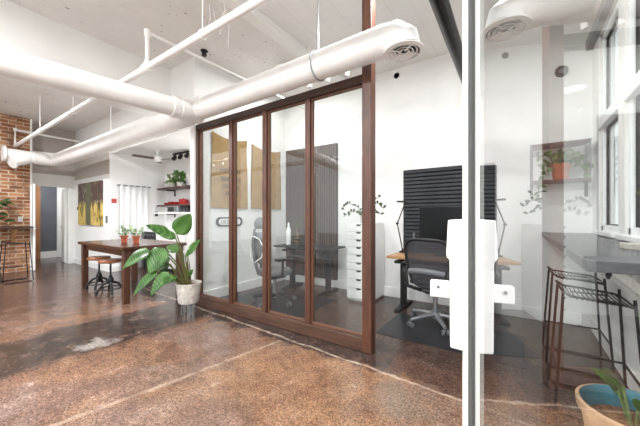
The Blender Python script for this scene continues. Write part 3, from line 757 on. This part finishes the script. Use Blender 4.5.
# ------------------------------------------------------------------ foreground left: plant by the partition
bp_ = thing('potted_calathea', 'large striped leaf plant in a white pot on a low stand by the partition', 'plant', (-3.52,2.14,0), 34)
m = MB()
for k in range(4):
    a = R(45+90*k); m.tube([(.085*math.cos(a),.085*math.sin(a),0),(.085*math.cos(a),.085*math.sin(a),.15)], .009, 8)
m.bar((-.065,-.065,.135),(.065,.065,.135),.018,.022); m.bar((-.065,.065,.135),(.065,-.065,.135),.018,.022)
m.build('pot_stand', M_GREYP, bp_)
MB().lathe([(0,.15),(.118,.15),(.125,.165),(.150,.385),(.158,.39),(.158,.405),(.146,.405),(.14,.36),(0,.36)], 28).build('pot', M_POTW, bp_, smooth=35)
MB().lathe([(.139,.362),(0,.37)], 20).build('soil', M_SOIL, bp_)
LV = [  # base (stem top), tip, width, normal, sag
 ((-.14,-.03,1.03),(.05,-.05,1.29),.23,(.5,-1,.1),.02),
 ((-.15,-.03,.97),(-.50,-.10,1.15),.17,(0,-.75,1),.06),
 ((-.27,-.10,.86),(-.40,-.20,.55),.28,(-.1,-1,.35),.06),
 ((-.44,-.10,.82),(-.77,-.14,.60),.20,(-.1,-.9,.7),.10),
 ((-.32,-.16,.58),(-.55,-.26,.30),.13,(-.2,-1,.4),.08),
 ((-.18,-.16,.57),(-.33,-.28,.30),.14,(.1,-1,.3),.08),
 ((-.02,-.05,.74),(.13,-.12,.90),.05,(.2,-1,.2),.0),
 ((-.03,.02,.74),(.08,.20,.95),.10,(0,-1,.7),.1),
 ((-.20,.10,.78),(-.45,.32,.84),.15,(0,-.7,1),.1),
 ((.03,-.06,.5),(.12,-.14,.60),.05,(.2,-1,.2),.0),
 ((-.22,-.04,.72),(-.50,.02,.52),.16,(0,-.9,.7),.1),
 ((-.10,-.12,.50),(-.20,-.30,.44),.12,(.2,-1,.4),.1),
 ((-.26,.02,.62),(-.62,.10,.44),.15,(0,-1,.6),.12)]
st, lf, va = MB(), MB(), MB()
for i, (b, t_, w, nrm, sg) in enumerate(LV):
    st.tube([(b[0]*.15,b[1]*.3,.36),(b[0]*.45,b[1]*.6,.36+(b[2]-.36)*.6),b], [.011,.009,.006], 6)
    lf.leaf(b, t_, w, nrm, sg, .22, 10, .7)
for k in range(4): st.tube([(.02*k-.03,.0,.36),(.03*k-.06,-.03,.6),(.05*k-.14,-.05,.80)], [.009,.007,.003], 6)
def calathea_mat():
    t = NT('striped_green_leaf'); p = t.obj(); nz = t.noise(p, 7, 4)
    w = t.n('ShaderNodeTexWave', ins={'Vector': t.mapping(p, rot=(.4,.5,.6)), 'Scale': 13.0, 'Distortion': 2.0}).outputs['Fac']
    c = t.ramp(nz, [(.3, (34,72,26)), (.7, (76,122,48))]); c = t.mix(t.ramp(w, [(.75, 0.0), (1.0, .5)]), c, (124,164,90))
    t.principled(c, .32); return t.m
st.build('stem', M_STEM, bp_, smooth=60); lf.build('leaves', calathea_mat(), bp_, smooth=70, thick=.002)

# ------------------------------------------------------------------ dining table group
TH = .82
tb = thing('dining_table', 'long dark wood table with square legs left of the partition', 'table', (-5.48,2.28,0))
tw, td = 1.78, .96
B(-tw/2,tw/2,-td/2,td/2,TH-.045,TH).build('table_top', M_TBL, tb, bevel=.006)
B(-tw/2+.1,tw/2-.1,-td/2+.07,-td/2+.095,TH-.14,TH-.045).build('apron', M_TBL, tb)
B(-tw/2+.1,tw/2-.1,td/2-.095,td/2-.07,TH-.14,TH-.045).build('apron', M_TBL, tb)
B(tw/2-.075,tw/2-.05,-td/2+.1,td/2-.1,TH-.14,TH-.045).build('apron', M_TBL, tb)
for x in (-tw/2+.08, tw/2-.09):
    for y in (-td/2+.08, td/2-.08): B(x-.042,x+.042,y-.042,y+.042,0,TH-.045).build('leg', M_TBLZ, tb, bevel=.005)
def small_plant(label, loc, seed):
    random.seed(seed)
    t = thing('potted_seedling', label, 'plant', loc, seed*40, 'pair of terracotta pots on the dining table')
    MB().lathe([(0,0),(.04,0),(.052,.085),(.060,.085),(.062,.115),(.052,.115),(.049,.09),(0,.09)], 18).build('pot', M_TERRA, t, smooth=35)
    l = MB()
    for k in range(15):
        a = random.uniform(0,6.28); r = random.uniform(.05,.15); z = random.uniform(.15,.30)
        b = Vector((.4*r*math.cos(a), .4*r*math.sin(a), .09+.5*(z-.09)))
        l.tube([(0,0,.09), b], .003, 5); l.leaf(b, (r*math.cos(a),r*math.sin(a),z), .055, (math.cos(a),math.sin(a),1), .12, .2, 6)
    l.build('leaves', M_VARI, t, smooth=70, thick=.001)
small_plant('left of two small variegated plants in terracotta pots on the table', (-5.54,2.20,TH), 1)
small_plant('right of two small variegated plants in terracotta pots on the table', (-5.27,2.27,TH), 2)
def work_stool():
    t = thing('work_stool', 'round wooden seat stool on black iron feet tucked under table, left one', 'stool', (-6.02,2.00,0), 10, 'iron stools under the dining table')
    MB().lathe([(0,.515),(.155,.515),(.165,.525),(.165,.55),(.155,.56),(0,.555)], 28).build('seat', M_STOOLW, t, smooth=40)
    MB().tube([(0,0,.12),(0,0,.30)], .026, 12).tube([(0,0,.28),(0,0,.515)], .014, 10).lathe([(.04,.20),(.045,.22),(.045,.25),(.03,.27)], 16).lathe([(.02,.49),(.08,.505),(.08,.515)], 16).build('screw_column', M_BLACK, t, smooth=40)
    for k in range(4):
        a = R(45+90*k); c, s = math.cos(a), math.sin(a)
        MB().tube([(c*.02,s*.02,.20),(c*.10,s*.10,.17),(c*.17,s*.17,.07),(c*.19,s*.19,.012)], [.02,.018,.017,.02], 8).build('foot', M_BLACK, t, smooth=50)
    MB().tube([(.15*math.cos(R(10*i)), .15*math.sin(R(10*i)), .10) for i in range(36)], .010, 6, closed=True).build('foot_ring', M_BLACK, t, smooth=50)
    return t
ws = work_stool()
dup(ws, 'round wooden seat stool on black iron feet beside the near table leg', (-5.46,1.97,0), 32)

# ------------------------------------------------------------------ wire bar stools
def wire_stool(label, loc, rz, group, h=.735, w=.34, d=.36):
    t = thing('wire_bar_stool', label, 'stool', loc, rz, group)
    r = .0075; m = MB()
    def lip(x): return (.05 if x < 0 else -.02)*((abs(x)-.09)/(w/2-.09))**1.6 if abs(x) > .09 else 0
    loop = []
    for (cx_, cy_, a0) in ((w/2-.04,d/2-.04,0),(-w/2+.04,d/2-.04,90),(-w/2+.04,-d/2+.04,180),(w/2-.04,-d/2+.04,270)):
        loop += [(cx_+.04*math.cos(R(a0+30*i)), cy_+.04*math.sin(R(a0+30*i)), h) for i in range(4)]
    loop = [(x, y, z + lip(x)) for x, y, z in loop]
    m.tube(loop, r, 7, closed=True); m.build('seat_rim', M_BLACK, t, smooth=60)
    g = MB()
    for k in range(13):
        x = -w/2+.03+(w-.06)*k/12
        g.tube([(x, -d/2+.004, h+lip(x)), (x, 0, h+lip(x)-.006), (x, d/2-.004, h+lip(x))], .0042, 5)
    for y in (-.09,.09): g.tube([(-.1,y,h-.008),(.1,y,h-.008)], .0055, 6)
    g.build('seat_grid', M_BLACK, t, smooth=60)
    for sy in (-1,1):
        sl = MB(); y0, y1 = sy*(d/2-.02), sy*(d/2+.03)
        sl.tube([(-w/2+.01,y0,h+.03),(-w/2-.035,y1,.03),(-w/2-.02,y1,.009),(w/2+.02,y1,.009),(w/2+.035,y1,.03),(w/2-.01,y0,h+.03)], r+.001, 7)
        sl.build('sled_leg', M_BLACK, t, smooth=60)
    f = MB()
    for sx in (-1,1): f.tube([(sx*(w/2+.022),-d/2-.015,.26),(sx*(w/2+.022),d/2+.015,.26)], r, 7)
    f.tube([(-w/2-.022,d/2+.015,.26),(w/2+.022,d/2+.015,.26)], r, 7)
    f.build('foot_rail', M_BLACK, t, smooth=60)
    return t
wsA = wire_stool('black wire bar stool under the concrete counter, nearer the potted planter', (.40,2.58,0), 0, 'black wire bar stools')
dup(wsA, 'black wire bar stool under the concrete counter, nearer the back wall', (.40,3.30,0), 0)
dup(wsA, 'black wire bar stool by the brick wall bar, nearer the doorway', (-8.05,1.32,0), 90)
dup(wsA, 'black wire bar stool by the brick wall bar, cut by the left picture edge', (-8.10,.90,0), 90)
lb = thing('bar_counter', 'thin dark wood bar shelf against the brick wall', 'counter', (-9.5,1.05,0))
B(.003,.42,-1.2,.72,1.0,1.035).build('counter_top', M_DWOODX, lb, bevel=.004)
for y in (-.6,.45): MB().bar((.07,y,.70),(.36,y,.97),.045,.05).bar((.04,y,.60),(.04,y,1.0),.045,.03).build('bracket', M_DESK, lb)
pl = thing('potted_rubber_plant', 'dark leaf plant standing on the bar by the brick wall', 'plant', (-9.22,1.12,1.035), 35)
MB().lathe([(0,0),(.07,0),(.09,.14),(.08,.14),(.075,.11),(0,.11)], 18).build('pot', M_POTW, pl, smooth=35)
random.seed(5); s_, l_ = MB(), MB()
for k in range(16):
    a = random.uniform(-.9,.9) if k < 9 else random.uniform(0,6.28); r_ = random.uniform(.12,.42); z = random.uniform(.12,.75)
    b = Vector((r_*.55*math.cos(a), r_*.55*math.sin(a), .1+(z-.1)*.8)); s_.tube([(0,0,.1),(b.x*.4,b.y*.4,.1+(b.z-.1)*.6),b], .006, 5)
    l_.leaf(b, b+Vector((.2*math.cos(a),.2*math.sin(a),random.uniform(-.12,.1))), .12, (math.cos(a)*.4,math.sin(a)*.4-.5,.8), .1, .2, 6)
s_.build('stem', M_STEM, pl); l_.build('leaves', M_LEAF2, pl, smooth=70, thick=.001)
ot = thing('wall_outlet', 'white outlet plate on the brick wall above the bar', 'outlet', (-9.5,1.63,1.20))
B(0,.008,-.04,.04,-.06,.06).build('cover_plate', M_WPLAS, ot, bevel=.002)
m = MB()
for z in (-.025,.025): m.box(.008,.010,-.012,-.008,z-.008,z+.008).box(.008,.010,.008,.012,z-.008,z+.008)
m.build('socket_slot', M_BLKP, ot)

# ------------------------------------------------------------------ picture wall, curtain wall, kitchen
pc = thing('abstract_picture', 'large abstract painting in gold, green and brown on the white wall', 'painting', (-8.79,2.75,1.05))
B(-.75,.75,-.045,-.001,0,1.06).build('canvas', M_ART, pc)
tag(MB().box(-7.86,-7.78,2.735,2.749,1.11,1.28).box(-7.835,-7.80,2.73,2.736,1.2,1.25).box(-7.835,-7.80,2.73,2.736,1.13,1.17).build('door_station', M_GREYP, bevel=.003), 'small grey intercom plate right of the abstract painting', 'intercom')
tag(MB().box(-9.72,-9.68,2.735,2.749,1.44,1.52).build('light_switch', M_BLACK), 'tiny dark switch left of the abstract painting', 'switch')
tag(MB().box(-7.66,-7.65,2.78,2.88,1.57,1.67).build('notice_sign', M_REDSIGN), 'small red notice on the white wall left of the curtain', 'sign')
tag(MB().box(-7.66,-7.645,3.74,3.81,1.27,1.38).build('thermostat', M_BLACK, bevel=.003), 'small black thermostat on the white wall right of the curtain', 'thermostat')
cu = thing('curtain', 'white curtain hanging from a rod on the white wall', 'curtain', (-7.66,3.24,0))
vs, fs = [], []; n = 60
for z in (.03, 1.0, 2.0):
    for i in range(n+1):
        s = i/n; vs.append((.065+.012*math.sin(s*math.pi*9), -.31+.62*s, z))
for j in range(2):
    for i in range(n): fs.append((j*(n+1)+i,j*(n+1)+i+1,(j+1)*(n+1)+i+1,(j+1)*(n+1)+i))
MB().add(vs, fs).build('cloth', M_CURT, cu, smooth=80, thick=.004)
MB().tube([(.065,-.36,1.99),(.065,.37,1.99)], .012, 10).box(0,.07,-.34,-.32,1.98,2.0).box(0,.07,.33,.35,1.98,2.0).build('rod', M_GREYP, cu)
KB = 4.0
bc = thing('base_cabinet', 'white kitchen base cabinet along the wall behind the dining table', 'cabinet', (-6.3,3.7,0))
B(-.66,2.2,-.27,.29,.1,.90).build('body', M_TRIM, bc)
B(-.66,2.2,-.22,.29,0,.1).build('plinth', M_BLKP, bc)
for k in range(4):
    x = -.64+k*.62
    d = B(x,x+.6,-.29,-.27,.12,.70).build('door', M_TRIM, bc, bevel=.003); MB().tube([(x+.55,-.31,.55),(x+.55,-.31,.67)], .006, 6).tube([(x+.55,-.31,.57),(x+.55,-.27,.57)], .005, 6).tube([(x+.55,-.31,.65),(x+.55,-.27,.65)], .005, 6).build('door_handle', M_STEEL, d)
    d = B(x,x+.6,-.29,-.27,.72,.88).build('drawer', M_TRIM, bc, bevel=.003); MB().tube([(x+.25,-.31,.80),(x+.35,-.31,.80)], .006, 6).tube([(x+.26,-.31,.80),(x+.26,-.27,.80)], .005, 6).tube([(x+.34,-.31,.80),(x+.34,-.27,.80)], .005, 6).build('drawer_handle', M_STEEL, d)
tag(B(-7.56,-4.1,3.38,3.99,.901,.936).build('worktop', M_WPLAS, bevel=.004), 'white kitchen worktop along the back wall above the cabinets', 'worktop')
ov_ = thing('oven', 'dark oven front set into the white kitchen cabinets', 'oven', (-7.27,3.45,0))
B(-.28,.28,-.03,.5,.0,.895).build('oven_front', M_BLKP, ov_, bevel=.004)
MB().tube([(-.24,-.06,.70),(.24,-.06,.70)], .01, 8).tube([(-.22,-.06,.70),(-.22,-.03,.70)], .008, 6).tube([(.22,-.06,.70),(.22,-.03,.70)], .008, 6).build('handle', M_STEEL, ov_)
for k in range(4): MB().lathe([(.022,0),(.018,.02)], 12, (-.2+k*.13,-.03,.82), rx).build('knob', M_STEEL, ov_)
for z, lab, mt in ((1.93,'upper dark wood wall shelf in the kitchen holding plants',M_SHELFW), (1.51,'lower dark wood wall shelf in the kitchen holding red dishes',M_SHELFW), (1.33,'white wall shelf in the kitchen holding a microwave',M_TRIM)):
    s = thing('wall_shelf', lab, 'shelf', (-6.62,KB,z), 0, None if mt is M_TRIM else 'dark kitchen shelves')
    B(-.93,.9,-.27 if mt is not M_TRIM else -.34,-.001,0,.04 if mt is not M_TRIM else .03).build('board', mt, s, bevel=.003)
    for x in (-.55,.35): MB().bar((x,-.012,-.16 if mt is not M_TRIM else -.09),(x,-.012,0),.03,.02,(0,1,0)).bar((x,-.02,-.02),(x,-.22,-.02),.03,.02).build('bracket', M_BLACK, s)
for i, (x, lab) in enumerate(((-7.05,'pale trailing plant on upper kitchen shelf, left one'),(-6.72,'bushier trailing plant on upper kitchen shelf, right one'))):
    t = thing('trailing_plant', lab, 'plant', (x,3.86,1.97), 30)
    MB().lathe([(0,0),(.06,0),(.075,.12),(.065,.12),(.06,.1),(0,.1)], 16).build('pot', M_POTW, t, smooth=35)
    random.seed(20+i); stems = []
    for k in range(9):
        a = random.uniform(0,6.28); r_ = random.uniform(.1,.24); z = random.uniform(.12,.36)
        stems.append([(0,0,.1),(r_*.5*math.cos(a),r_*.4*math.sin(a),z),(r_*math.cos(a),min(.1,r_*.6*math.sin(a)),z-random.uniform(-.06,.12))])
    trailing(t, stems, M_LEAF3 if i == 0 else M_LEAF, .06, .085)
for i, (x, r_, h) in enumerate(((-7.25,.11,.05),(-7.02,.12,.07),(-6.80,.10,.06))):
    tag(MB().lathe([(0,0),(r_*.6,0),(r_,h),(r_-.008,h),(r_*.55,.01),(0,.01)], 20, (x,3.86,1.55)).build('red_bowl', M_RED, smooth=40), ('low red bowl on the kitchen shelf, leftmost of three','wide red bowl in the middle of the lower kitchen shelf','red bowl beside the red pot on the kitchen shelf')[i], 'bowl', 'red bowls on the kitchen shelf')
rp = thing('red_pot', 'tall red cooking pot on the lower kitchen shelf', 'pot', (-6.56,3.86,1.55))
MB().lathe([(0,0),(.09,0),(.10,.02),(.10,.11),(.09,.11),(.09,.02),(0,.02)], 22).build('body', M_RED, rp, smooth=40)
MB().lathe([(.102,.11),(.08,.125),(.02,.13),(.018,.145),(.0,.15)], 22).build('lid', M_RED, rp, smooth=40)
mw = thing('microwave', 'silver microwave on the white kitchen shelf', 'microwave', (-6.72,3.82,1.36))
B(-.22,.22,-.15,.15,0,.145).build('body', M_STEEL, mw, bevel=.006)
B(-.19,.08,-.155,-.1505,.02,.128).build('door_window', M_SCREEN, mw)
B(.11,.20,-.155,-.1505,.02,.128).build('control_panel', M_GREYP, mw)
tag(MB().lathe([(0,0),(.05,0),(.052,.13),(.04,.145),(0,.145)], 18, (-6.33,3.84,1.36)).build('black_canister', M_BLKP, smooth=40), 'black canister on the white kitchen shelf right of the microwave', 'canister')
cf = thing('ceiling_fan', 'white ceiling fan with dark blades under the kitchen ceiling', 'fan', (-6.55,3.25,2.7))
MB().tube([(0,0,0),(0,0,-.12)], .02, 10).lathe([(.0,-.24),(.06,-.23),(.09,-.19),(.09,-.14),(.05,-.11),(0,-.11)], 20).lathe([(.05,-.03),(.06,0)], 14).build('motor', M_WPLAS, cf, smooth=40)
for k in range(3):
    a = R(25+120*k); mm = Matrix.Rotation(a,4,'Z') @ Matrix.Rotation(R(12),4,'X')
    MB().box(.08,.50,-.055,.055,-.185,-.175,mm).build('blade', M_DWOODX, cf, bevel=.003)

# ------------------------------------------------------------------ right side: counter, shelf, planter
ct = thing('window_counter', 'dark grey concrete counter running under the windows on the right', 'counter', (.235,0,0))
B(0,.45,1.63,BW-.001,1.022,1.068).build('counter_top', M_CONC, ct, bevel=.004)
for y in (2.05,2.95,3.9): MB().bar((.445,y,.70),(.15,y,1.0),.04,.03,(0,1,0)).box(.43,.452,y-.02,y+.02,.66,1.022).box(.1,.44,y-.02,y+.02,.995,1.022).build('bracket', M_WMETAL, ct)
MB().tube([(.10,1.78,1.022),(.10,1.78,.99),(.10,1.81,.975),(.10,1.83,.99)], .007, 6).lathe([(.02,1.012),(.02,1.022)], 10, (.1,1.78,0)).build('bag_hook', M_BLACK, ct)
hs = thing('hanging_shelf', 'two tier dark wood wall shelf with steel straps near the window', 'shelf', (.385,BW,0))
for z in (1.64, 2.055): B(-.245,.245,-.24,-.012,z,z+.03).build('shelf_board', M_SHELFW, hs, bevel=.003)
for x in (-.25,.25):
    MB().box(x-.015,x+.015,-.012,-.001,1.48,2.12).bar((x,-.236,1.64),(x,-.236,2.085),.012,.03,(0,1,0)).bar((x,-.01,2.085),(x,-.236,2.085),.03,.008).bar((x,-.01,1.638),(x,-.236,1.638),.03,.008).build('strap', M_GREYP, hs)
tp = thing('trailing_plant', 'trailing green plant in a terracotta pot on the two tier shelf', 'plant', (.40,4.26,1.67), 15)
MB().lathe([(0,0),(.068,0),(.085,.13),(.098,.13),(.102,.178),(.088,.178),(.082,.15),(0,.15)], 24).build('pot', M_TERRA, tp, smooth=35)
random.seed(11); stems = []
for k in range(12):
    a = random.uniform(2.9,6.6); r_ = random.uniform(.12,.30); z = .19+random.uniform(.03,.13)
    stems.append([(0,0,.15),(r_*.5*math.cos(a),.35*r_*math.sin(a),z),(r_*math.cos(a),.4*r_*math.sin(a),z-random.uniform(.0,.25))])
stems.append([(0,0,.15),(-.16,-.05,.20),(-.22,-.06,.0),(-.23,-.07,-.14)]); stems.append([(0,0,.15),(.14,-.05,.2),(.24,-.06,.04)])
trailing(tp, stems, M_LEAF, .05, .075, .004, .15)
pt_ = thing('garden_planter', 'large teal lined terracotta planter on the floor in the lower right corner', 'planter', (.455,1.95,0), 20)
MB().lathe([(0,0),(.13,0),(.15,.02),(.195,.30),(.212,.31),(.215,.35),(.20,.355)], 36, cap=False).build('pot_wall', M_CREAM, pt_, smooth=35)
MB().lathe([(.1995,.3545),(.188,.34),(.178,.26)], 36, cap=False).build('glazed_lining', M_TEAL, pt_, smooth=60)
MB().lathe([(.178,.262),(.08,.275),(0,.27)], 24, cap=False).build('soil', M_SOIL, pt_, smooth=60)
random.seed(2); s_, l_ = MB(), MB()
for k in range(7):
    a = 2.0+k*.75; r_ = .1+.02*(k % 3); z = .42+.05*(k % 3); b = Vector((r_*.5*math.cos(a),r_*.5*math.sin(a),z-.05))
    s_.tube([(.02*math.cos(a),.02*math.sin(a),.265),b], .006, 6); l_.leaf(b, (r_*math.cos(a)*1.3,r_*math.sin(a)*1.3,z+.03), .05, (0,-.6,1), .1, .2, 7)
s_.build('stem', M_LEAF3, pt_, smooth=60); l_.build('leaves', M_LEAF, pt_, smooth=70, thick=.001)
tv = thing('twig_vase', 'glass vase with a dried orange flower twig on the concrete counter', 'vase', (.52,1.88,1.068))
MB().lathe([(0,0),(.04,.003),(.05,.08),(.02,.17),(.024,.19),(.02,.19),(.017,.17),(.045,.08),(.036,.01),(0,.01)], 20).build('body', M_TEAL, tv, smooth=50)
MB().tube([(0,0,.02),(-.0,0,.18),(-.015,-.0,.30),(-.045,.0,.318),(-.085,.0,.28)], [.004,.004,.0035,.003,.002], 6).build('twig', M_STEM, tv, smooth=60)
m = MB()
for k in range(7): m.leaf((-.012,0,.30), (-.012+.03*math.cos(k),.03*math.sin(k),.325+.012*(k%2)), .02, (0,-1,.5), .05, .2, 5)
m.build('flower', M_ORANGE, tv, thick=.001)
tag(B(.50,.62,2.30,2.44,1.068,1.10).build('wooden_block', plain('pale_wood', (206,200,190), .5), bevel=.004), 'pale wooden block on the concrete counter below the window', 'block')

# ------------------------------------------------------------------ light
w = bpy.data.worlds.new('sky'); SC.world = w; w.use_nodes = True
nt = w.node_tree; nt.nodes.clear()
bg = nt.nodes.new('ShaderNodeBackground'); out = nt.nodes.new('ShaderNodeOutputWorld')
bg.inputs['Color'].default_value = (.94,.97,1,1); bg.inputs['Strength'].default_value = 1.7
nt.links.new(bg.outputs[0], out.inputs[0])
def area(name, loc, size, power, rot=(0,0,0), color=(.97,.985,1)):
    l = bpy.data.lights.new(name, 'AREA'); l.shape = 'DISK'; l.size = size; l.energy = power; l.color = color
    o = bpy.data.objects.new(name, l); o.location = loc; o.rotation_euler = rot; COL.objects.link(o); return o
# fill lamps added to brighten the rooms: a drum with a light disc below
for i, (x, y, p_, lab, cz) in enumerate(((-1.4,-.6,120,'added white drum fill lamp on the ceiling over the shop entrance',CH),(-6.9,.2,130,'added white drum fill lamp on the ceiling between girder and brick wall',CH),(-4.7,3.4,45,'added white drum fill lamp on the kitchen ceiling nearer the office',2.7),(-11.0,2.6,14,'added white drum fill lamp on the corridor ceiling',2.5),(-3.0,3.45,24,'added white drum fill lamp on the office ceiling',CH),(-.72,2.55,45,'added white drum fill lamp on the ceiling before the charcoal slat panel',CH),(-3.2,-.9,80,'added white drum fill lamp on the ceiling behind the storefront track light',CH))):
    t = thing('fill_lamp', lab, 'lamp', (x,y,cz))
    MB().lathe([(.19,0),(.2,-.01),(.2,-.06),(.185,-.06),(.185,-.02),(0,-.02)], 28).build('drum', M_WMETAL, t, smooth=40)
    MB().lathe([(.184,-.05),(.184,-.055),(0,-.055)], 28).build('diffuser', emit('fill_diffuser', (255,248,236), 4) if i == 0 else bpy.data.materials['fill_diffuser'], t)
    l = area('fill_light', (x,y,cz-.075), .36, p_); l.parent = t; l.location = (0,0,-.075)

# ------------------------------------------------------------------ camera
cam = bpy.data.cameras.new('camera'); co = bpy.data.objects.new('camera', cam); COL.objects.link(co)
co.location = (0,0,1.25); co.rotation_euler = (R(90),0,math.atan2(.564,.826))
cam.sensor_width = 36; cam.lens = 290/640*36; cam.shift_y = 4/640; cam.clip_start = .01
SC.camera = co
SC.view_settings.view_transform = 'Standard'; SC.view_settings.look = 'None'
SC.view_settings.gamma = 1; SC.view_settings.use_curve_mapping = False; SC.view_settings.exposure = .3
SC.cycles.max_bounces = 10; SC.cycles.diffuse_bounces = 6; SC.cycles.transparent_max_bounces = 16; SC.cycles.use_denoising = True
